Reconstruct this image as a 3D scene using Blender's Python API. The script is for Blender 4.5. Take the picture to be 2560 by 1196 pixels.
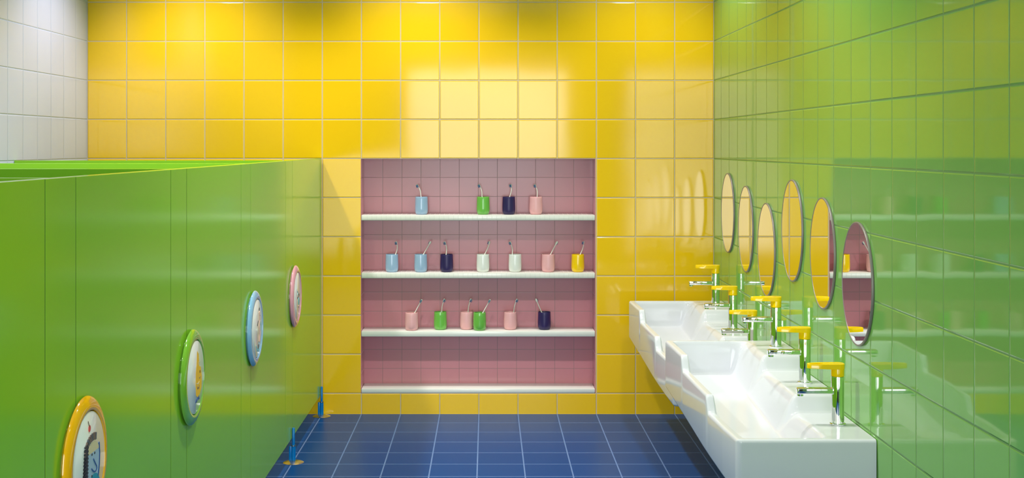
import bpy, bmesh, math, random
from mathutils import Vector, Matrix
random.seed(4)
for o in list(bpy.data.objects): bpy.data.objects.remove(o)

# ------------------------------------------------------------------ camera
t = 0.2                       # one wall tile, metres
D = 31.8 * t                  # distance camera - back wall
CAMZ = 6.861 * t
W, H = 2560, 1196
F = 31.8 * 97.87              # focal length in pixels
cam = bpy.data.cameras.new('camera')
camo = bpy.data.objects.new('camera', cam)
bpy.context.collection.objects.link(camo)
camo.location = (0, -D, CAMZ)
camo.rotation_euler = (math.pi/2, 0, 0)
cam.sensor_width = 36
cam.lens = F / W * 36
cam.shift_x = (W/2 - 1217.8) / W
cam.shift_y = (364.5 - H/2) / W
cam.clip_start = 0.02
sc = bpy.context.scene
sc.camera = camo

# ------------------------------------------------------------------ light
sc.view_settings.view_transform = 'Standard'
sc.view_settings.look = 'None'
sc.view_settings.gamma = 1
sc.view_settings.use_curve_mapping = False
sc.view_settings.exposure = 0.09
world = bpy.data.worlds.new('world'); sc.world = world
world.use_nodes = True
world.node_tree.nodes['Background'].inputs[0].default_value = (0.8, 0.9, 1.0, 1)
world.node_tree.nodes['Background'].inputs[1].default_value = 1.0

CEIL = 2.75
REAR = -6.8
SPOT_W = 92
WIN_W = 60
SPOTS = [(x, y) for y in (-0.60, -2.3, -4.3) for x in (-1.47, -0.34, 0.80)]
for (x, y) in SPOTS:
    l = bpy.data.lights.new('downlight_lamp', 'SPOT')
    l.energy = SPOT_W * (0.80 if y > -1 else (1.3 if y > -3 else 0.12)) * ((0.66 if y > -1 else 0.5) if x > 0.5 else 1.0)
    l.spot_size = math.radians(108 if y > -1 else 130); l.spot_blend = 0.7 if y > -1 else 0.8
    l.shadow_soft_size = 0.045
    l.color = (1.0, 0.965, 0.92)
    o = bpy.data.objects.new('downlight_lamp', l)
    bpy.context.collection.objects.link(o)
    o.location = (x, y, CEIL - 0.03)
# daylight entering through the window of the rear wall
l = bpy.data.lights.new('window_daylight', 'AREA')
l.shape = 'RECTANGLE'; l.size = 1.74; l.size_y = 2.0; l.energy = WIN_W
l.color = (0.95, 0.98, 1.0)
o = bpy.data.objects.new('window_daylight', l)
bpy.context.collection.objects.link(o)
o.location = (0, REAR - 0.12, 1.22)
o.rotation_euler = (math.pi/2, 0, 0)

# ------------------------------------------------------------------ helpers
COL = bpy.context.collection

def srgb(r, g, b):
    f = lambda c: (c/255/12.92 if c/255 <= 0.04045 else ((c/255+0.055)/1.055)**2.4)
    return (f(r), f(g), f(b), 1)

def mat(name, col, rough=0.4, metal=0.0, coat=0.0, ior=1.5, noise=0.0):
    m = bpy.data.materials.new(name); m.use_nodes = True
    nt = m.node_tree; b = nt.nodes['Principled BSDF']
    b.inputs['Base Color'].default_value = col
    b.inputs['Roughness'].default_value = rough
    b.inputs['Metallic'].default_value = metal
    b.inputs['IOR'].default_value = ior
    b.inputs['Coat Weight'].default_value = coat
    b.inputs['Coat Roughness'].default_value = 0.05
    if noise:
        tc = nt.nodes.new('ShaderNodeTexCoord'); n = nt.nodes.new('ShaderNodeTexNoise')
        n.inputs['Scale'].default_value = 9
        nt.links.new(tc.outputs['Object'], n.inputs['Vector'])
        mr = nt.nodes.new('ShaderNodeMapRange')
        mr.inputs['To Min'].default_value = max(rough - noise, 0.01)
        mr.inputs['To Max'].default_value = rough + noise
        nt.links.new(n.outputs['Fac'], mr.inputs['Value'])
        nt.links.new(mr.outputs['Result'], b.inputs['Roughness'])
    return m

def tile_mat(name, col, grout, pu, pv, ou, ov, axes, gw=0.005, rough=0.06, var=0.02, grough=0.6, tilt=0.0006, ior=1.5, bump=0.6):
    """glazed tiles: grid computed from object coordinates along two axes"""
    m = bpy.data.materials.new(name); m.use_nodes = True
    nt = m.node_tree; N = nt.nodes.new; L = nt.links.new
    b = nt.nodes['Principled BSDF']
    tc = N('ShaderNodeTexCoord'); sp = N('ShaderNodeSeparateXYZ')
    L(tc.outputs['Object'], sp.inputs[0])
    def M(op, a, c=None, d=None):
        n = N('ShaderNodeMath'); n.operation = op
        for i, v in enumerate((a, c, d)):
            if v is None: continue
            if isinstance(v, (int, float)): n.inputs[i].default_value = v
            else: L(v, n.inputs[i])
        return n.outputs[0]
    ds, cells = [], []
    for ax, p, of in ((axes[0], pu, ou), (axes[1], pv, ov)):
        q = M('DIVIDE', M('SUBTRACT', sp.outputs[ax], of), p)
        fl = M('FLOOR', q); cells.append(fl)
        fr = M('SUBTRACT', q, fl)
        dd = M('MULTIPLY', M('MINIMUM', fr, M('SUBTRACT', 1.0, fr)), p)
        ds.append(dd)
    dist = M('MINIMUM', ds[0], ds[1])
    def smooth(lo, hi):
        r = N('ShaderNodeMapRange'); r.interpolation_type = 'SMOOTHSTEP'
        r.inputs['From Min'].default_value = lo; r.inputs['From Max'].default_value = hi
        L(dist, r.inputs['Value']); return r.outputs['Result']
    mask = smooth(gw*0.42, gw*0.58)
    cv = N('ShaderNodeCombineXYZ'); L(cells[0], cv.inputs[0]); L(cells[1], cv.inputs[1])
    wn = N('ShaderNodeTexWhiteNoise'); wn.noise_dimensions = '3D'; L(cv.outputs[0], wn.inputs['Vector'])
    hsv = N('ShaderNodeHueSaturation')
    hsv.inputs['Color'].default_value = col
    L(M('ADD', M('MULTIPLY', wn.outputs['Value'], 2*var), 1.0 - var), hsv.inputs['Value'])
    mx = N('ShaderNodeMix'); mx.data_type = 'RGBA'
    L(mask, mx.inputs[0]); mx.inputs[6].default_value = grout; L(hsv.outputs[0], mx.inputs[7])
    L(mx.outputs[2], b.inputs['Base Color'])
    rr = N('ShaderNodeMapRange'); rr.inputs['To Min'].default_value = grough; rr.inputs['To Max'].default_value = rough
    L(mask, rr.inputs['Value']); L(rr.outputs['Result'], b.inputs['Roughness'])
    b.inputs['IOR'].default_value = ior
    # grout joint relief plus the slight waviness of fired glaze
    nz = N('ShaderNodeTexNoise'); nz.inputs['Scale'].default_value = 6.0; nz.inputs['Detail'].default_value = 0.0
    L(tc.outputs['Object'], nz.inputs['Vector'])
    hgt = M('ADD', smooth(gw*0.3, gw*1.1), M('MULTIPLY', nz.outputs['Fac'], tilt/0.002))
    bp = N('ShaderNodeBump'); bp.inputs['Strength'].default_value = bump; bp.inputs['Distance'].default_value = 0.002
    L(hgt, bp.inputs['Height']); L(bp.outputs[0], b.inputs['Normal'])
    return m

def link(name, me, m, parent=None, smooth=None):
    o = bpy.data.objects.new(name, me); COL.objects.link(o)
    for x in (m if isinstance(m, (list, tuple)) else [m]): me.materials.append(x)
    if parent: o.parent = parent
    if smooth is not None:
        for p in me.polygons: p.use_smooth = True
        me.set_sharp_from_angle(angle=math.radians(smooth))
    return o

def obj(name, bm, m, parent=None, smooth=35):
    bmesh.ops.recalc_face_normals(bm, faces=bm.faces)
    me = bpy.data.meshes.new(name); bm.to_mesh(me); bm.free()
    return link(name, me, m, parent, smooth)

def tag(o, label, cat, group=None):
    o['label'] = label; o['category'] = cat
    if group: o['group'] = group
    return o

def thing(name, label, cat, loc, group=None, rz=0):
    o = bpy.data.objects.new(name, None); COL.objects.link(o)
    o.location = loc; o.rotation_euler = (0, 0, rz); o.empty_display_size = 0.02
    return tag(o, label, cat, group)

def structure(o):
    o['kind'] = 'structure'; return o

def box(bm, x0, x1, y0, y1, z0, z1, bevel=0.0, seg=2, mi=0):
    r = bmesh.ops.create_cube(bm, size=1)
    vs = r['verts']
    for v in vs:
        v.co = Vector((x0 + (v.co.x+0.5)*(x1-x0), y0 + (v.co.y+0.5)*(y1-y0), z0 + (v.co.z+0.5)*(z1-z0)))
    fs = list({f for v in vs for f in v.link_faces})
    for f in fs: f.material_index = mi
    if bevel:
        es = list({e for v in vs for e in v.link_edges})
        bmesh.ops.bevel(bm, geom=es, offset=bevel, segments=seg, profile=0.5, affect='EDGES')
    return bm

def lathe(bm, prof, n=40, mtx=None, mi=0, closed=False):
    """revolve (r, z) points about local z"""
    mtx = mtx or Matrix.Identity(4)
    rings = []
    for (r, z) in prof:
        if r < 1e-6: rings.append([bm.verts.new(mtx @ Vector((0, 0, z)))])
        else: rings.append([bm.verts.new(mtx @ Vector((r*math.cos(2*math.pi*i/n), r*math.sin(2*math.pi*i/n), z))) for i in range(n)])
    pairs = list(zip(rings[:-1], rings[1:]))
    if closed: pairs.append((rings[-1], rings[0]))
    for a, b in pairs:
        for i in range(n):
            j = (i+1) % n
            if len(a) == 1 and len(b) == 1: continue
            if len(a) == 1: f = bm.faces.new((a[0], b[i], b[j]))
            elif len(b) == 1: f = bm.faces.new((a[i], b[0], a[j]))
            else: f = bm.faces.new((a[i], b[i], b[j], a[j]))
            f.material_index = mi
    return bm

def tube(bm, pts, rad, n=10, caps=True, mi=0, flat=1.0, up=Vector((0, 1, 0))):
    pts = [Vector(p) for p in pts]
    if isinstance(rad, (int, float)): rad = [rad]*len(pts)
    rings = []
    for i, p in enumerate(pts):
        d = (pts[min(i+1, len(pts)-1)] - pts[max(i-1, 0)]).normalized()
        a = d.cross(up).normalized(); b = a.cross(d).normalized()
        rings.append([bm.verts.new(p + rad[i]*(math.cos(2*math.pi*k/n)*a + flat*math.sin(2*math.pi*k/n)*b)) for k in range(n)])
    for a, b in zip(rings[:-1], rings[1:]):
        for k in range(n):
            f = bm.faces.new((a[k], a[(k+1) % n], b[(k+1) % n], b[k])); f.material_index = mi
    if caps:
        bm.faces.new(rings[0]).material_index = mi
        bm.faces.new(rings[-1]).material_index = mi
    return bm

def prism(bm, outline, h, mtx, mi=0):
    """outline: 2-D points, extruded h along local z"""
    a = [bm.verts.new(mtx @ Vector((x, y, 0))) for x, y in outline]
    b = [bm.verts.new(mtx @ Vector((x, y, h))) for x, y in outline]
    n = len(a)
    fs = [bm.faces.new(a), bm.faces.new(b)]
    for i in range(n): fs.append(bm.faces.new((a[i], a[(i+1) % n], b[(i+1) % n], b[i])))
    for f in fs: f.material_index = mi
    return bm

def Yd(z): return D*z - D            # depth fraction (1 = back wall) -> world y
def Zl(level): return CAMZ - level*t # tiles below the eye line -> world z

# ------------------------------------------------------------------ materials
ROW = 0.529*t
XR = 5.79*t; XL = -10.215*t
C_YEL = srgb(250, 200, 22); C_GRN = srgb(122, 182, 84)
G_YEL = srgb(214, 190, 158)
M_yellow = tile_mat('yellow_wall_tiles', C_YEL, G_YEL, t, t, XR, ROW, (0, 2), gw=0.0052, rough=0.08, ior=1.5)
M_green = tile_mat('green_wall_tiles', C_GRN, srgb(112, 156, 88), t, t, 0.0, ROW, (1, 2), gw=0.0044, rough=0.045)
M_white_t = tile_mat('white_wall_tiles', srgb(200, 207, 246), srgb(184, 194, 228), 0.88*t, t, 0.0, ROW, (1, 2), gw=0.004, rough=0.12)
M_floor = tile_mat('blue_floor_tiles', srgb(8, 66, 126), srgb(104, 128, 176), t, t, XR, 0.0, (0, 1), gw=0.0055, rough=0.32, bump=0.15, ior=1.2)
M_pink = tile_mat('pink_niche_tiles', srgb(208, 136, 147), srgb(160, 120, 124), 0.5*t, 0.5*t, XR - 3.02*t, 0.53*t, (0, 2), gw=0.0024, rough=0.22, grough=0.35, bump=0.06)
M_pink_s = tile_mat('pink_niche_side_tiles', srgb(208, 136, 147), srgb(160, 120, 124), 0.5*t, 0.5*t, 0.15, 0.53*t, (1, 2), gw=0.0024, rough=0.22, grough=0.35, bump=0.06)
M_pink_h = tile_mat('pink_niche_top_tiles', srgb(208, 136, 147), srgb(160, 120, 124), 0.5*t, 0.5*t, XR - 3.02*t, 0.15, (0, 1), gw=0.0024, rough=0.22, grough=0.35, bump=0.06)
M_mosaic = tile_mat('white_mosaic', srgb(238, 237, 230), srgb(216, 217, 211), 0.1226*t, 0.1226*t, 0.0, 0.0, (0, 1), gw=0.0013, rough=0.12, bump=0.12, var=0.01, tilt=0.0)
M_slab = mat('white_slab', srgb(236, 236, 231), 0.14)
M_paint = mat('white_paint', srgb(232, 230, 226), 0.7)
M_rear = mat('rear_wall_paint', srgb(96, 92, 84), 0.6)
M_cab = mat('green_laminate', srgb(137, 195, 50), 0.14, ior=1.22)
M_cabtop = M_cab
M_seam_shade = mat('seam_shade', srgb(58, 96, 30), 0.6)  # shade of the door gaps, put into the colour of the panel edges
M_ceramic = mat('white_ceramic', srgb(212, 215, 221), 0.10, ior=1.42)
M_chrome = mat('chrome', (0.92, 0.92, 0.92, 1), 0.03, metal=1.0)
M_mirror = mat('mirror_glass', (0.93, 0.93, 0.92, 1), 0.0, metal=1.0)
M_frame = mat('grey_metal_frame', srgb(138, 131, 125), 0.42, metal=0.3)
M_lever = mat('yellow_plastic', srgb(252, 208, 0), 0.12, coat=0.3)
M_bluerod = mat('blue_metal', srgb(0, 118, 196), 0.25, noise=0.05)
M_steel = mat('brushed_steel', srgb(205, 200, 192), 0.26, metal=1.0)
M_glass = mat('window_frame_paint', srgb(235, 235, 235), 0.4)

# ------------------------------------------------------------------ the room
NX0, NX1 = XR - 9.017*t, XR - 3.02*t     # niche left / right
NZ0, NZ1 = 0.53*t, 6.53*t
ND = 0.15
RX0, RX1 = XL, XR

def dark_edges(bm):
    for f in bm.faces:
        f.normal_update()
        f.material_index = 1 if abs(f.normal.y) > 0.9 else 0

def slab(name, parts, m):
    bm = bmesh.new()
    for p in parts: box(bm, *p)
    return structure(obj(name, bm, m, None, None))

slab('wall_back', [(XL-0.1, NX0, 0, 0.2, 0, CEIL), (NX1, XR+0.1, 0, 0.2, 0, CEIL),
                   (NX0, NX1, 0, 0.2, NZ1, CEIL), (NX0, NX1, 0, 0.2, 0, NZ0)], M_yellow)
slab('wall_right', [(XR, XR+0.1, REAR, 0, 0, CEIL)], M_green)
slab('wall_left', [(XL-0.1, XL, REAR, 0, 0, CEIL)], M_white_t)
slab('floor', [(XL-0.1, XR+0.1, REAR-0.2, 0.2, -0.1, 0)], M_floor)
slab('ceiling', [(XL-0.1, XR+0.1, REAR-0.2, 0.2, CEIL, CEIL+0.1)], M_paint)
wx, wz0, wz1 = 0.87, 0.22, 2.22
slab('wall_rear', [(XL-0.1, -wx, REAR-0.2, REAR, 0, CEIL), (wx, XR+0.1, REAR-0.2, REAR, 0, CEIL),
                   (-wx, wx, REAR-0.2, REAR, wz1, CEIL), (-wx, wx, REAR-0.2, REAR, 0, wz0)], M_rear)
bm = bmesh.new()
for a in ((-wx, -wx+0.05), (wx-0.05, wx)): box(bm, a[0], a[1], REAR-0.08, REAR+0.01, wz0, wz1)
for a in ((wz0, wz0+0.05), (wz1-0.05, wz1)): box(bm, -wx+0.05, wx-0.05, REAR-0.08, REAR+0.01, a[0], a[1])
structure(obj('window_1', bm, M_glass, None, None))

# niche lining: back, sides and top, one joined shell
bm = bmesh.new()
def quad(vs, mi):
    f = bm.faces.new([bm.verts.new(v) for v in vs]); f.material_index = mi
e = 0.0006
box(bm, NX0, NX1, ND, ND+0.02, NZ0, NZ1, mi=0)
box(bm, NX0, NX0+0.002, 0.001, ND, NZ0, NZ1, mi=1)
box(bm, NX1-0.002, NX1, 0.001, ND, NZ0, NZ1, mi=1)
box(bm, NX0+0.002, NX1-0.002, 0.001, ND, NZ1-0.002, NZ1, mi=2)
structure(obj('wall_niche', bm, [M_pink, M_pink_s, M_pink_h], None, None))

# ceiling downlight trims
tt = []
for i, (x, y) in enumerate(SPOTS):
    g = thing('ceiling_downlight', 'white recessed ceiling downlight above the room, outside the picture', 'ceiling light', (x, y, CEIL), 'recessed ceiling downlights')
    bm = bmesh.new()
    lathe(bm, [(0.052, -0.001), (0.052, -0.012), (0.066, -0.012), (0.068, -0.004), (0.068, -0.001)], 32, closed=True)
    obj('trim_ring', bm, M_glass, g)

# ------------------------------------------------------------------ niche shelves
def shelf(z0, z1, label, m=None, y0=-0.001):
    bm = bmesh.new()
    box(bm, NX0+0.0025, NX1-0.0025, y0, ND-0.0005, z0, z1, bevel=0.004)
    return tag(obj('niche_shelf', bm, m or M_mosaic, None, 40), label, 'shelf', 'white shelves in the pink niche')
S1, S2, S3 = Zl((537.9-364.5)/97.87), Zl((682.6-364.5)/97.87), Zl((828.5-364.5)/97.87)
th = 0.0285
shelf(S1-th, S1, 'white tiled niche shelf, topmost, holding four cups')
shelf(S2-th, S2, 'white tiled niche shelf in the middle, holding seven cups')
shelf(S3-th, S3, 'white niche shelf, third from the top, holding six cups', M_slab)
shelf(NZ0+0.0005, Zl((972.5-364.5)/97.87), 'white sill slab along the empty bottom of the pink niche', M_slab)

# ------------------------------------------------------------------ cups and toothbrushes
CUPCOL = {
    'light blue': mat('cup_light_blue', srgb(156, 184, 216), 0.12, coat=0.4),
    'green': mat('cup_green', srgb(112, 186, 78), 0.12, coat=0.4),
    'navy': mat('cup_navy', srgb(44, 30, 84), 0.35),
    'pink': mat('cup_pink', srgb(238, 178, 182), 0.3),
    'white': mat('cup_white', srgb(232, 234, 230), 0.12, coat=0.4),
    'yellow': mat('cup_yellow', srgb(250, 205, 15), 0.12, coat=0.4)}
def cup_mesh():
    R, Hh = 0.0335, 0.0905
    bm = bmesh.new()
    prof = [(0, 0), (R*0.68, 0), (R*0.80, 0.0015), (R*0.90, 0.006), (R*0.965, 0.013), (R*0.995, 0.022), (R, 0.034),
            (R*0.985, 0.055), (R*0.965, 0.075), (R*0.95, Hh-0.002), (R*0.935, Hh), (R*0.915, Hh-0.0015),
            (R*0.90, 0.07), (R*0.91, 0.03), (R*0.86, 0.012), (R*0.7, 0.006), (0, 0.005)]
    lathe(bm, prof, 40)
    bmesh.ops.recalc_face_normals(bm, faces=bm.faces)
    me = bpy.data.meshes.new('cup'); bm.to_mesh(me); bm.free()
    for p in me.polygons: p.use_smooth = True
    return me
CUP = cup_mesh()
M_bwhite = mat('brush_white', srgb(232, 228, 222), 0.3)
M_bblue = mat('bristle_blue', srgb(25, 95, 160), 0.7)
M_bteal = mat('bristle_teal', srgb(95, 170, 185), 0.7)
SC = t/97.87
def pos(px): return (px-1217.8)*SC

# px centre, colour, depth of centre, brush exit dx, brush tip dx (pixels from cup centre), bow, head facing degrees, label bits
rows = [
 (S1, [(1053.7, 'light blue', .055, -1.5, -9.5, 3, 200, 'light blue cup, leftmost on the top niche shelf'),
       (1207.8, 'green', .055, -3, -9, 3, 215, 'green cup between light blue and navy cups on the top niche shelf'),
       (1272.0, 'navy', .055, 2, 6, 3, 215, 'dark navy cup on the top niche shelf, beside a green one'),
       (1339.7, 'pink', .055, 3, -1, 3, 205, 'pink cup, rightmost on the top niche shelf')]),
 (S2, [(979.7, 'light blue', .050, 9, 11.5, 4, 215, 'light blue cup, leftmost on the middle niche shelf'),
       (1051.9, 'light blue', .050, 7, 23.5, 0, 120, 'light blue cup standing left of the navy cup on the middle shelf'),
       (1116.7, 'navy', .050, -1.5, -4, 3, 210, 'dark navy cup on the middle niche shelf'),
       (1207.4, 'white', .050, 4.5, 16.5, 1.5, 140, 'white cup on the middle shelf, the one nearer the navy cup'),
       (1287.6, 'white', .050, -7, -11.5, 3, 215, 'white cup on the middle shelf, the one nearer the pink cup'),
       (1370.5, 'pink', .050, 6.5, 21.5, 0, 60, 'pink cup on the middle niche shelf beside the yellow cup'),
       (1444.6, 'yellow', .050, 6.5, 16, 2, 165, 'yellow cup at the right end of the middle niche shelf')]),
 (S3, [(1029.0, 'pink', .037, 8.5, 24, 0, 250, 'pink cup, leftmost on the third niche shelf'),
       (1100.8, 'green', .062, 3.5, 9, -2, 310, 'green cup standing alone on the third niche shelf'),
       (1166.5, 'pink', .066, 4, 10, -2, 310, 'pink cup touching a green cup on the third niche shelf'),
       (1199.0, 'green', .037, 9, 25, 0, 265, 'green cup in front of and overlapping a pink cup, third shelf'),
       (1275.7, 'pink', .062, 9, 16, -2, 310, 'pink cup on the third shelf, left of the navy cup'),
       (1360.8, 'navy', .062, -7.5, -20, 0, 60, 'dark navy cup at the right end of the third niche shelf')])]

def brush(x, y, z, ex, tx, bow, face, label):
    """a toothbrush leaning in a cup; ex / tx: lateral offsets at rim and at tip"""
    rim = 0.0905
    tip_h = 0.149
    sl = (tx-ex)/(tip_h-rim)
    x0 = max(-0.024, min(0.024, ex - sl*(rim-0.010)))
    g = thing('toothbrush', label, 'toothbrush', (x, y, z+0.0062), 'toothbrushes standing in the niche cups')
    base = Vector((x0, -0.006, 0.002)); top = Vector((tx, 0.012, tip_h - 0.006)); mid = Vector((ex, 0.004, rim-0.006))
    # quadratic path through the rim point with an extra bow in the upper half
    pts, n = [], 16
    for i in range(n+1):
        s = i/n; h = base.z + (top.z-base.z)*s
        if h <= mid.z:
            k = (h-base.z)/(mid.z-base.z); p = base.lerp(mid, k)
        else:
            k = (h-mid.z)/(top.z-mid.z); p = mid.lerp(top, k)
            p.x += bow*math.sin(math.pi*min(k*1.0, 1))*0.6
        p.z = h; pts.append(p)
    rad = [0.0042 if i < 7 else (0.0036 if i < 10 else 0.0024) for i in range(n+1)]
    rad[0] = 0.0030
    # head
    d = (pts[-1]-pts[-3]).normalized()
    fv = Vector((math.cos(math.radians(face)), math.sin(math.radians(face)), 0)); fv = (fv - d*fv.dot(d)).normalized()
    hp = [pts[-1] - d*0.012 + d*0.004*i for i in range(6)]
    bm = bmesh.new(); tube(bm, pts[:-2] + [hp[0]], rad[:-1], 10)
    obj('handle', bm, M_bwhite, g, 50)
    bm = bmesh.new(); tube(bm, hp, [0.0025, 0.0046, 0.0052, 0.0052, 0.0046, 0.0026], 12, flat=0.42, up=fv)
    obj('head', bm, M_bwhite, g, 50)
    bm = bmesh.new()
    side = d.cross(fv).normalized()
    for a in range(4):
        for b in (-1, 0, 1):
            c0 = hp[1] + d*(0.0036*a) + side*(b*0.0028) + fv*0.0016
            tube(bm, [c0, c0 + fv*0.0085], 0.00135, 6, mi=(1 if a in (1, 2) and b == 0 or a == 3 else 0), up=d)
    obj('bristles', bm, [M_bblue, M_bteal], g, None)
    return g

BL = {0: ['leaning left in the light blue cup on the top niche shelf', 'leaning left in the green cup on the top niche shelf',
          'in the navy cup on the top niche shelf', 'in the pink cup on the top niche shelf'],
      1: ['upright in the leftmost light blue cup on the middle shelf', 'leaning far right in the light blue cup beside the navy cup, middle shelf',
          'in the navy cup on the middle niche shelf', 'leaning right in the white cup nearer the navy cup, middle shelf',
          'leaning left in the white cup nearer the pink cup, middle shelf', 'showing its back, leaning right in the pink cup on the middle shelf',
          'in the yellow cup on the middle niche shelf'],
      2: ['leaning right in the leftmost pink cup on the third shelf', 'in the green cup that stands alone on the third shelf',
          'in the pink cup behind the green cup, third shelf', 'leaning right in the green cup that overlaps a pink one, third shelf',
          'in the pink cup left of the navy cup, third shelf', 'leaning left in the navy cup on the third shelf']}
for ri, (z, row) in enumerate(rows):
    for ci, (px, c, dy, ex, tx, bow, face, lab) in enumerate(row):
        k = (D+dy)/D
        x = pos(px)*k
        me = CUP.copy()
        o = link('cup', me, CUPCOL[c]); o.location = (x, dy, z+0.0002)
        tag(o, lab, 'cup', 'tooth cups in the niche')
        brush(x, dy, z, ex*SC, tx*SC, bow*SC*1.3, face, 'white toothbrush ' + BL[ri][ci])

# ------------------------------------------------------------------ toilet cubicles
CX = -4.228*t                # front face of the cubicle fronts
CT = 6.54*t; CB = 0.52*t     # top and bottom
TH = 0.03
GAP = 0.004
posts = [(0.3746, 0.4026), (0.5233, 0.5511), (0.673, 0.7004), (0.8215, 0.850)]
POST = []
plabel = ['narrow green cubicle post, nearest the camera, left of the orange-rimmed handle',
          'narrow green cubicle post behind the green-rimmed handle',
          'narrow green cubicle post behind the blue-rimmed handle',
          'narrow green cubicle post behind the pink-rimmed handle']
for (a, b), lb in zip(posts, plabel):
    bm = bmesh.new(); box(bm, CX-TH, CX, Yd(a)+GAP/2, Yd(b)-GAP/2, CB, CT, bevel=0.0005, seg=1)
    g = thing('cubicle_post', lb, 'cubicle post', (CX, (Yd(a)+Yd(b))/2, CB), 'narrow posts of the green cubicle front')
    bmesh.ops.translate(bm, verts=bm.verts, vec=-Vector(g.location))
    dark_edges(bm); obj('post_panel', bm, [M_cab, M_seam_shade], g); POST.append(g)
# cross partitions reaching the left wall
cross = [(0.392, 'green cubicle partition running to the white wall, nearest the camera'),
         (0.545, 'green cubicle partition, second from the camera'),
         (0.712, 'green cubicle partition, third from the camera'),
         (0.850, 'green cubicle partition farthest from the camera, its end showing at the white wall')]
for z, lb in cross:
    bm = bmesh.new(); box(bm, XL+0.001, CX-TH-0.0005, Yd(z)-0.03, Yd(z), CB, CT, bevel=0.0005, seg=1)
    tag(obj('cubicle_partition', bm, M_cab), lb, 'partition', 'partitions between the green cubicles')

RIM = {'orange': mat('rim_orange', srgb(246, 178, 10), 0.10, coat=0.5), 'green': mat('rim_green', srgb(125, 185, 55), 0.10, coat=0.5),
       'blue': mat('rim_blue', srgb(135, 185, 225), 0.10, coat=0.5), 'pink': mat('rim_pink', srgb(226, 160, 178), 0.10, coat=0.5)}
M_plate = mat('white_plate', srgb(234, 236, 238), 0.15, coat=0.3)
INK = {k: mat('ink_'+k, srgb(*v), 0.4) for k, v in dict(
    red=(235, 85, 80), brown=(120, 100, 90), cream=(226, 208, 170), sky=(168, 192, 222), black=(40, 42, 50), blue=(45, 85, 150),
    teal=(40, 150, 180), yellow=(245, 190, 20), salmon=(240, 190, 175), aqua=(120, 195, 205), grey=(90, 92, 100)).items()}
PH = 0.0166                    # height of the plate above the door

def strokes(name, items, parent):
    """items: (ink, kind, data[, width]) in plate units: a = away from the camera, b = up, in tiles"""
    inks = sorted({i[0] for i in items}); bm = bmesh.new(); h = 0.0
    for n_, it in enumerate(items):
        mi = inks.index(it[0]); z = 0.0002 + 0.00012*n_
        if it[1] == 'blob':
            pts = [(p[0]*t, p[1]*t) for p in it[2]]
            prism(bm, pts, z + 0.0002, Matrix.Identity(4), mi)
        elif it[1] == 'dot':
            a, b, r = it[2]
            prism(bm, [((a + r*math.cos(q*math.pi/6))*t, (b + r*math.sin(q*math.pi/6))*t) for q in range(12)], z+0.0002, Matrix.Identity(4), mi)
        else:
            P = [Vector((p[0]*t, p[1]*t)) for p in it[2]]; w = it[3]*t/2; L_, R_ = [], []
            for i, p in enumerate(P):
                d = (P[min(i+1, len(P)-1)] - P[max(i-1, 0)]).normalized(); nrm = Vector((-d.y, d.x))*w
                L_.append(p+nrm); R_.append(p-nrm)
            prism(bm, [(p.x, p.y) for p in L_ + R_[::-1]], z+0.0002, Matrix.Identity(4), mi)
    o = obj(name, bm, [INK[i] for i in inks], parent, None)
    return o

def arc(cx, cy, rx, ry, a0, a1, n=10):
    return [(cx + rx*math.cos(math.radians(a0+(a1-a0)*i/n)), cy + ry*math.sin(math.radians(a0+(a1-a0)*i/n))) for i in range(n+1)]

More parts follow.
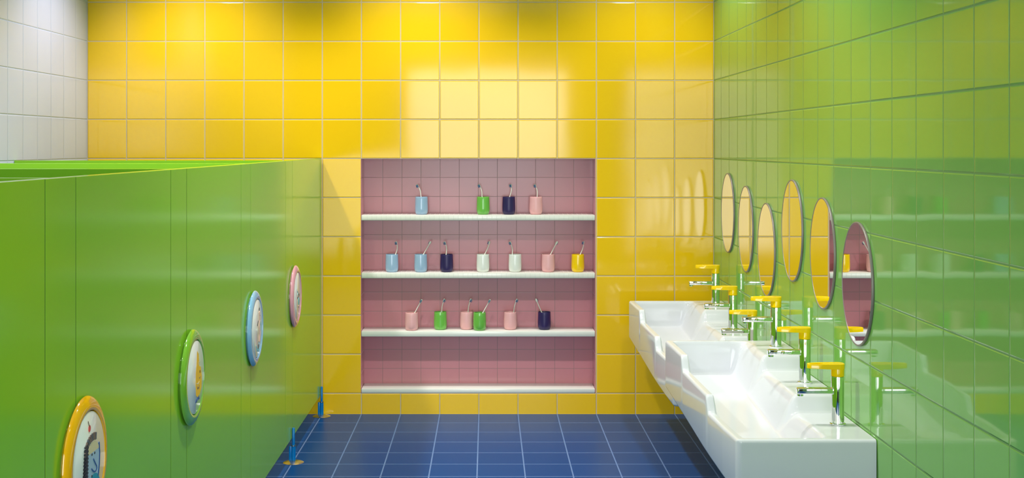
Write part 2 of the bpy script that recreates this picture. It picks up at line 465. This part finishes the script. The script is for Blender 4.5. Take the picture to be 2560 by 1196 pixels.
hatch = []
for i in range(11):
    b = 0.17 - i*0.036; a = -0.118 - 0.055*(i/10)
    hatch.append(('black', 'line', [(a-0.055, b-0.03), (a+0.05, b+0.035)], 0.016))
    hatch.append(('black', 'line', [(a+0.05, b+0.035), (a-0.05, b+0.012)], 0.010))
hair = []
for i in range(12):
    q = math.radians(60 + i*10.5); c = (0.10, 0.10)
    hair.append(('brown' if i % 3 else 'grey', 'line', [(c[0]+0.20*math.cos(q), c[1]+0.10*math.sin(q)), (c[0]+0.27*math.cos(q+0.12), c[1]+0.175*math.sin(q+0.12))], 0.030))
DRAW = {
 'orange': [('sky', 'blob', arc(0.12, -0.02, 0.22, 0.17, 0, 180) + arc(0.12, -0.12, 0.22, 0.2, 180, 360)),
            ('cream', 'blob', arc(0.12, 0.05, 0.2, 0.13, 10, 170)),
            ('teal', 'blob', arc(0.14, -0.30, 0.2, 0.14, 0, 360, 16)[:-1]),
            ('red', 'dot', (0.0, 0.345, 0.036)), ('brown', 'line', [(-0.045, 0.43), (-0.02, 0.39), (0.0, 0.36)], 0.010),
            ('blue', 'line', [(0.315, 0.13), (0.335, 0.02), (0.325, -0.1), (0.28, -0.22)], 0.03),
            ('black', 'dot', (0.076, 0.054, 0.013)), ('black', 'dot', (0.165, 0.053, 0.013)), ('black', 'dot', (0.07, -0.17, 0.013)),
            ('blue', 'line', [(0.12, 0.0), (0.17, -0.05), (0.225, -0.10), (0.235, -0.125), (0.20, -0.145), (0.15, -0.145), (0.10, -0.12), (0.057, -0.09)], 0.013)] + hair + hatch,
 'green': [('yellow', 'blob', [(0.02, -0.27), (-0.01, -0.12), (0.0, 0.05), (0.05, 0.18), (0.08, 0.36), (0.17, 0.30), (0.21, 0.12), (0.30, 0.10), (0.37, -0.05), (0.35, -0.2), (0.25, -0.28), (0.12, -0.31)]),
           ('cream', 'line', [(0.15, 0.15), (0.19, 0.19), (0.24, 0.18)], 0.018),
           ('black', 'dot', (0.25, 0.036, 0.022)), ('brown', 'line', [(0.19, -0.04), (0.24, -0.06), (0.28, -0.04)], 0.010),
           ('cream', 'line', [(0.04, -0.10), (0.14, -0.12), (0.20, -0.10)], 0.018),
           ('brown', 'line', [(0.07, -0.14), (0.10, -0.19), (0.15, -0.17), (0.19, -0.20), (0.2, -0.15)], 0.013),
           ('blue', 'line', [(-0.03, -0.36), (0.01, -0.32), (0.03, -0.37)], 0.014), ('blue', 'line', [(0.07, -0.36), (0.10, -0.31)], 0.014),
           ('blue', 'line', [(0.14, -0.35), (0.17, -0.30), (0.20, -0.35)], 0.014)],
 'blue': [('salmon', 'line', [(0.22, 0.27), (0.26, 0.12), (0.24, 0.0), (0.27, -0.15), (0.22, -0.28)], 0.08),
          ('aqua', 'line', [(0.30, 0.08), (0.36, 0.02), (0.34, -0.08)], 0.06), ('aqua', 'line', [(0.02, -0.38), (0.12, -0.42), (0.2, -0.38)], 0.02),
          ('black', 'dot', (0.20, 0.32, 0.028)), ('grey', 'dot', (0.26, 0.20, 0.014)),
          ('black', 'line', [(0.0, 0.05), (0.09, 0.12)], 0.030), ('black', 'line', [(0.08, -0.39), (0.15, -0.32)], 0.034),
          ('aqua', 'line', [(-0.12, -0.30), (-0.05, -0.37), (0.0, -0.42)], 0.018)],
 'pink': [('aqua', 'blob', arc(0.19, -0.13, 0.09, 0.09, 0, 360, 12)[:-1]), ('teal', 'line', [(0.17, -0.10), (0.21, -0.17)], 0.03),
          ('salmon', 'line', [(0.16, -0.22), (0.2, -0.27)], 0.03), ('black', 'dot', (0.0, -0.036, 0.030)), ('black', 'dot', (0.2, 0.02, 0.022)),
          ('grey', 'line', [(0.0, -0.03), (0.12, -0.03), (0.25, 0.0)], 0.012), ('aqua', 'line', [(-0.05, 0.12), (0.03, 0.08), (-0.02, 0.03)], 0.012)]}

AX = Matrix(((0, 0, 1, 0), (1, 0, 0, 0), (0, 1, 0, 0), (0, 0, 0, 1)))   # local x->+y, y->+z, z->+x
def round_handle(door, zc, colour):
    c = Vector((0, Yd(zc), (6.861-3.296)*t)) - door.location + Vector((CX, 0, 0))
    bm = bmesh.new()
    R = 0.136
    lathe(bm, [(R-0.012, 0.0), (R-0.012, 0.0035), (R-0.003, 0.0037), (R-0.0005, 0.006), (R-0.001, 0.0085), (R-0.004, 0.0118), (R-0.009, 0.0148), (R-0.016, 0.0172),
               (R-0.022, 0.0182), (R-0.0275, 0.0183), (R-0.0300, 0.0172), (R-0.0305, 0.0145), (R-0.0305, 0.0)], 96, closed=True)
    ring = obj('round_handle', bm, RIM[colour], door, 50)
    ring.matrix_local = Matrix.Translation(c) @ AX
    ring['label'] = colour + ' rimmed round handle with a child drawing'
    bm = bmesh.new(); lathe(bm, [(0, 0.0), (0.1035, 0.0), (0.1035, PH-0.001), (0.1025, PH), (0, PH)], 96)
    pl = obj('picture_plate', bm, M_plate, ring, 50)
    dr = strokes('drawing', DRAW[colour], ring)
    dr.location = (0, 0, PH)
    return ring

doors = [(-0.05, 0.3746, None, 'green cubicle door nearest the camera, without a visible handle'),
         (0.4026, 0.5233, (0.408, 'orange'), 'green cubicle door with the orange-rimmed round handle'),
         (0.5511, 0.673, (0.557, 'green'), 'green cubicle door with the green-rimmed round handle'),
         (0.7004, 0.8215, (0.706, 'blue'), 'green cubicle door with the blue-rimmed round handle'),
         (0.850, 0.9985, (0.856, 'pink'), 'green cubicle door beside the yellow wall, with the pink-rimmed round handle')]
DOOR = []
for a, b, hd, lb in doors:
    g = thing('cubicle_door', lb, 'door', (CX, (Yd(a)+Yd(b))/2, CB), 'doors of the green cubicles')
    bm = bmesh.new(); box(bm, -TH, 0, Yd(a)+GAP/2-g.location.y, Yd(b)-GAP/2-g.location.y, 0, CT-CB, bevel=0.0005, seg=1)
    dark_edges(bm); obj('door_panel', bm, [M_cab, M_seam_shade], g); DOOR.append(g)
    if hd:
        c = round_handle(g, hd[0], hd[1])

# support legs: parts of the post and of the last door
def leg(host, x, y):
    off = Vector((x, y, 0)) - host.location
    bm = bmesh.new(); lathe(bm, [(0, 0.009), (0.0095, 0.009), (0.0095, 0.072), (0, 0.072)], 24)
    lt = obj('support_leg', bm, M_bluerod, host, 40); lt.location = off
    lt['label'] = 'blue support leg on a round steel foot'
    bm = bmesh.new(); lathe(bm, [(0, 0), (0.044, 0), (0.045, 0.001), (0.040, 0.0035), (0.024, 0.008), (0.013, 0.0105), (0, 0.0105)], 40)
    obj('foot_plate', bm, M_steel, lt, 40)
    bm = bmesh.new(); lathe(bm, [(0, 0.0715), (0.0105, 0.0715), (0.0105, 0.0755), (0, 0.0755)], 24)
    obj('collar', bm, M_steel, lt, 40)
    bm = bmesh.new(); lathe(bm, [(0, 0.075), (0.006, 0.075), (0.006, 0.149), (0.005, 0.1505), (0, 0.1505)], 20)
    obj('upper_rod', bm, M_bluerod, lt, 40)
    bm = bmesh.new(); box(bm, -0.019, -0.008, -0.004, 0.004, 0.009, 0.0715, bevel=0.001)
    obj('reflection_bar', bm, M_bluerod, lt, 40)  # bar added to imitate the dark reflection beside the leg tube
LXo = CX + 0.0075
leg(DOOR[-1], LXo, Yd(0.9915))
leg(POST[-1], LXo, Yd(0.847))

# ------------------------------------------------------------------ mirrors
mirrors = [((1803, 1838, 433, 632), 'oval mirror, farthest, hanging nearest the yellow wall'),
           ((1845.7, 1885.4, 464.8, 681), 'oval mirror second from the yellow wall'),
           ((1893.8, 1940.6, 507.9, 740.9), 'oval mirror third from the yellow wall, hanging lowest of the far three'),
           ((1953.6, 2010, 449.3, 704.5), 'oval mirror hanging highest of the near three, all yellow reflection'),
           ((2024.7, 2091.6, 494.1, 773.5), 'oval mirror reflecting yellow tiles and a strip of the niche'),
           ((2104.5, 2186.5, 554.7, 865), 'oval mirror nearest the camera, reflecting a niche shelf with cups')]
for (x0, x1, y0, y1), lb in mirrors:
    zf = (XR-0.0075)/SC/(x0-1217.8); zn = XR/SC/(x1-1217.8); zc = (zf+zn)/2
    ry = (zf-zn)/2*D; yc = Yd(zc)
    lev = ((y0+y1)/2-364.5)*zc/97.87; rz = (y1-y0)/2*zc/97.87*t
    g = thing('oval_mirror', lb, 'mirror', (XR-0.0005, yc, Zl(lev)), 'oval mirrors above the wash trough')
    def oval(bm, rings, mi=0):
        n = 96; vs = []
        for (inset, h) in rings:
            vs.append([bm.verts.new((-h, (ry-inset)*math.cos(2*math.pi*i/n), (rz-inset)*math.sin(2*math.pi*i/n))) for i in range(n)])
        return vs
    bm = bmesh.new()
    vs = oval(bm, [(0.0005, 0.0), (0, 0.0012), (0, 0.006), (0.0008, 0.0076), (0.0022, 0.0080), (0.0046, 0.0078), (0.0052, 0.0062), (0.0052, 0.0)])
    m_ = len(vs)
    for k in range(m_):
        a, b = vs[k], vs[(k+1) % m_]
        for i in range(96): bm.faces.new((a[i], a[(i+1) % 96], b[(i+1) % 96], b[i]))
    obj('mirror_frame', bm, M_frame, g, 50)
    bm = bmesh.new(); vs = oval(bm, [(0.0051, 0.003), (0.0051, 0.0068)])
    for i in range(96): bm.faces.new((vs[0][i], vs[0][(i+1) % 96], vs[1][(i+1) % 96], vs[1][i]))
    bm.faces.new(vs[0]); bm.faces.new(vs[1])
    obj('mirror_glass', bm, M_mirror, g, 30)

# ------------------------------------------------------------------ wash troughs
def interp(tab, v):
    for (a, fa), (b, fb) in zip(tab[:-1], tab[1:]):
        if v <= b:
            k = max(0, (v-a)/(b-a)); return fa+(fb-fa)*k
    return tab[-1][1]
def sstep(a, b, v):
    k = max(0, min(1, (v-a)/(b-a))); return k*k*(3-2*k)
LEN = 0.189
def level_top(o):
    return 4.37 - 0.27*sstep(0.0575, 0.0640, o) - 0.27*sstep(0.1290, 0.1355, o)
def front_x(o):
    return interp([(0, 362.5), (0.026, 357.0), (0.052, 353.2), (0.07, 351.2), (0.132, 347), (LEN, 342)], o)/97.87
def wash_trough(zn, label):
    """top surface as a height field over (depth, width); walls and underside close it"""
    cs = [0, .004, .012, .022, .034, .048, .064, .082, .10, .118, .128, .136, .144, .152, .160, .170, .182, .196, .214, .236, .262, .30]
    cols = [('f', c) for c in cs]
    XB0, XB1 = 4.70, 5.10
    for i in range(1, 8): cols.append(('m', i/8))
    n_b = 18
    for i in range(n_b+1): cols.append(('a', XB0 + (XB1-XB0)*i/n_b))
    for c in (5.125, 5.15, 5.2, 5.3, 5.4, 5.5, 5.6, 5.7, 5.745, 5.765, 5.778): cols.append(('a', c))
    st = sorted(set([0, .0001, .0004, .0007, .0011, .0015, .002, .0026, .0032] + [LEN-v for v in (0, .0001, .0004, .0007, .0011, .0015, .002, .0026, .0032)] +
                    [round(0.0034 + (LEN-0.0068)*i/170, 5) for i in range(171)] +
                    [.0035+.0005*i for i in range(14)] + [LEN-.0035-.0005*i for i in range(14)]))
    bm = bmesh.new(); grid = []
    RR = 0.085; re = 0.05
    for o in st:
        xf = front_x(o); Lt = level_top(o); row = []
        Fl = 4.84 - 0.42*(o/LEN)
        dz_ = min(o, LEN-o)*31.8                     # tiles from the nearer end
        em = sstep(0.11, 0.26, dz_)
        for kind, c in cols:
            if kind == 'f': x = xf + c
            elif kind == 'm': x = (xf+.30) + (XB0-(xf+.30))*c
            else: x = c
            dxf = x - xf
            pm = sstep(0.115, 0.25, dxf) * (1 - sstep(XB0+0.03, XB1, x)**0.8 if x > XB0+0.03 else 1)
            lv = Lt + (Fl-Lt)*pm*em
            # rounded outer edge
            d = min(dxf, dz_)
            drop = re - math.sqrt(max(0, re*re - (re-d)**2)) if d < re else 0
            X, O = x, o*31.8
            # rounded plan corners on the front side
            if dxf < RR and dz_ < RR:
                px_, pz_ = 1-dxf/RR, 1-dz_/RR
                qx = px_*math.sqrt(1-pz_*pz_/2); qz = pz_*math.sqrt(1-px_*px_/2)
                X = xf + RR*(1-qx); nd = RR*(1-qz)
                O = nd if o < LEN/2 else LEN*31.8-nd
            row.append(bm.verts.new((X*t, D*zn - D + O*t, Zl(lv+drop))))
        grid.append(row)
    nr, nc = len(grid), len(cols)
    for i in range(nr-1):
        for j in range(nc-1):
            bm.faces.new((grid[i][j], grid[i][j+1], grid[i+1][j+1], grid[i+1][j]))
    # perimeter
    per = [grid[0][j] for j in range(nc)] + [grid[i][nc-1] for i in range(1, nr)] + [grid[nr-1][j] for j in range(nc-2, -1, -1)] + [grid[i][0] for i in range(nr-2, 0, -1)]
    def bot(y): 
        o = (y - (D*zn-D))/D
        return Zl(5.20 - 0.455*(o/LEN))
    cx = (4.7)*t; cy = D*zn - D + LEN*D/2
    prev = per
    rings = [(0.0, 0.010), (0.0015, 0.005), (0.005, 0.0015), (0.010, 0.0)]
    for ins, up in rings:
        ring = []
        for v in per:
            p = v.co.copy(); z = bot(p.y)+up
            vx = 1 if p.x < cx else -1
            ex0 = min(abs(p.x-front_x(max(0, min(LEN, (p.y-(D*zn-D))/D)))*t), 9)
            p.x += ins*max(-1, min(1, (cx-p.x)/0.03)) if p.x < cx else 0
            p.y += ins*max(-1, min(1, (cy-p.y)/0.03))
            ring.append(bm.verts.new((p.x, p.y, z)))
        for i in range(len(per)):
            j = (i+1) % len(per)
            bm.faces.new((prev[i], prev[j], ring[j], ring[i]))
        prev = ring
    c = bm.verts.new((cx, cy, bot(cy)))
    for i in range(len(prev)): bm.faces.new((prev[i], prev[(i+1) % len(prev)], c))
    o = obj('wash_trough', bm, M_ceramic, None, 40)
    return tag(o, label, 'sink', 'stepped wash troughs on the green wall')
wash_trough(0.581, 'white stepped ceramic wash trough nearer the camera, with three taps')
wash_trough(0.778, 'white stepped ceramic wash trough farther away, beside the yellow wall')

def tap_parts(g):
    bm = bmesh.new(); lathe(bm, [(0, 0), (0.0245, 0), (0.0250, 0.001), (0.0250, 0.0045), (0.0235, 0.0055), (0.0, 0.0055)], 48)
    obj('base_ring', bm, M_chrome, g, 40)
    bm = bmesh.new(); lathe(bm, [(0, 0.0054), (0.0200, 0.0054), (0.0200, 0.148), (0.0195, 0.1515), (0, 0.1515)], 48)
    obj('tap_body', bm, M_chrome, g, 40)
    bm = bmesh.new(); box(bm, -0.128, -0.016, -0.0135, 0.0135, 0.0965, 0.1155, bevel=0.0035, seg=3)
    sp = obj('spout', bm, M_chrome, g, 40)
    bm = bmesh.new(); lathe(bm, [(0, 0), (0.0085, 0), (0.0095, 0.001), (0.0095, 0.008), (0, 0.008)], 24, Matrix.Translation((-0.117, 0, 0.0895)))
    obj('aerator', bm, M_chrome, sp, 40)
    # lever: cap cylinder + tapering plate with a slot
    bm = bmesh.new()
    lathe(bm, [(0, 0.152), (0.0190, 0.152), (0.0203, 0.153), (0.0203, 0.1885), (0.0195, 0.1905), (0, 0.1905)], 48)
    n = 40
    def outl(kind):
        P = []
        for i in range(n):
            a = 2*math.pi*i/n
            if kind == 'out':
                c, s = math.cos(a), math.sin(a)
                w = 0.0205 if c > 0 else 0.0205 - 0.0055*(-c)
                x = (0.0205*c if c > 0 else -0.0960*abs(c)**0.62)
                y = w*(s if abs(c) < 1 else 0); y = w*math.copysign(abs(s)**0.62, s)
                P.append((x, y))
            else:
                c, s = math.cos(a), math.sin(a)
                P.append((-0.066 + 0.021*c, 0.0075*s))
        return P
    out, inn = outl('out'), outl('in')
    def zt(x, top):   # thinner towards the tip
        k = max(0, min(1, (-x)/0.095))
        return (0.1905 + 0.0006*(1-k)) if top else (0.1755 + 0.0020*k)
    V = {}
    for nm, P in (('o', out), ('i', inn)):
        for tp in (0, 1):
            V[nm, tp] = [bm.verts.new((x, y, zt(x, tp))) for x, y in P]
    # rounded upper rim
    V['r'] = [bm.verts.new((x*0.985 if x < 0 else x*0.93, y*0.93, zt(x, 1)+0.0015)) for x, y in out]
    for i in range(n):
        j = (i+1) % n
        bm.faces.new((V['o', 0][i], V['o', 0][j], V['o', 1][j], V['o', 1][i]))
        bm.faces.new((V['o', 1][i], V['o', 1][j], V['r'][j], V['r'][i]))
        bm.faces.new((V['r'][i], V['r'][j], V['i', 1][j], V['i', 1][i]))
        bm.faces.new((V['i', 1][i], V['i', 1][j], V['i', 0][j], V['i', 0][i]))
        bm.faces.new((V['i', 0][i], V['i', 0][j], V['o', 0][j], V['o', 0][i]))
    h = obj('lever', bm, M_lever, g, 40); h['label'] = 'yellow lever with a slot near its tip'
XF = 5.488*t
taps = [(0.613, 4.37, 'chrome tap with yellow lever, nearest the camera'),
        (0.6766, 4.10, 'chrome tap with yellow lever, middle of the three on the near trough'),
        (0.7439, 3.83, 'chrome tap with yellow lever, farthest of the three on the near trough'),
        (0.8105, 4.37, 'chrome tap with yellow lever, its foot hidden behind the near trough'),
        (0.8745, 4.10, 'chrome tap with yellow lever, middle of the three on the far trough'),
        (0.9410, 3.83, 'chrome tap with yellow lever, farthest away, in front of the yellow wall')]
proto = None
for z, lv, lb in taps:
    if proto is None:
        g = thing('mixer_tap', lb, 'tap', (XF, Yd(z), Zl(lv)), 'taps of the wash troughs'); tap_parts(g); proto = g
    else:
        g = proto.copy(); COL.objects.link(g); g.location = (XF, Yd(z), Zl(lv)); g['label'] = lb
        for ch in list(proto.children):
            c = ch.copy(); COL.objects.link(c); c.parent = g
            for gc in list(ch.children):
                d = gc.copy(); COL.objects.link(d); d.parent = c
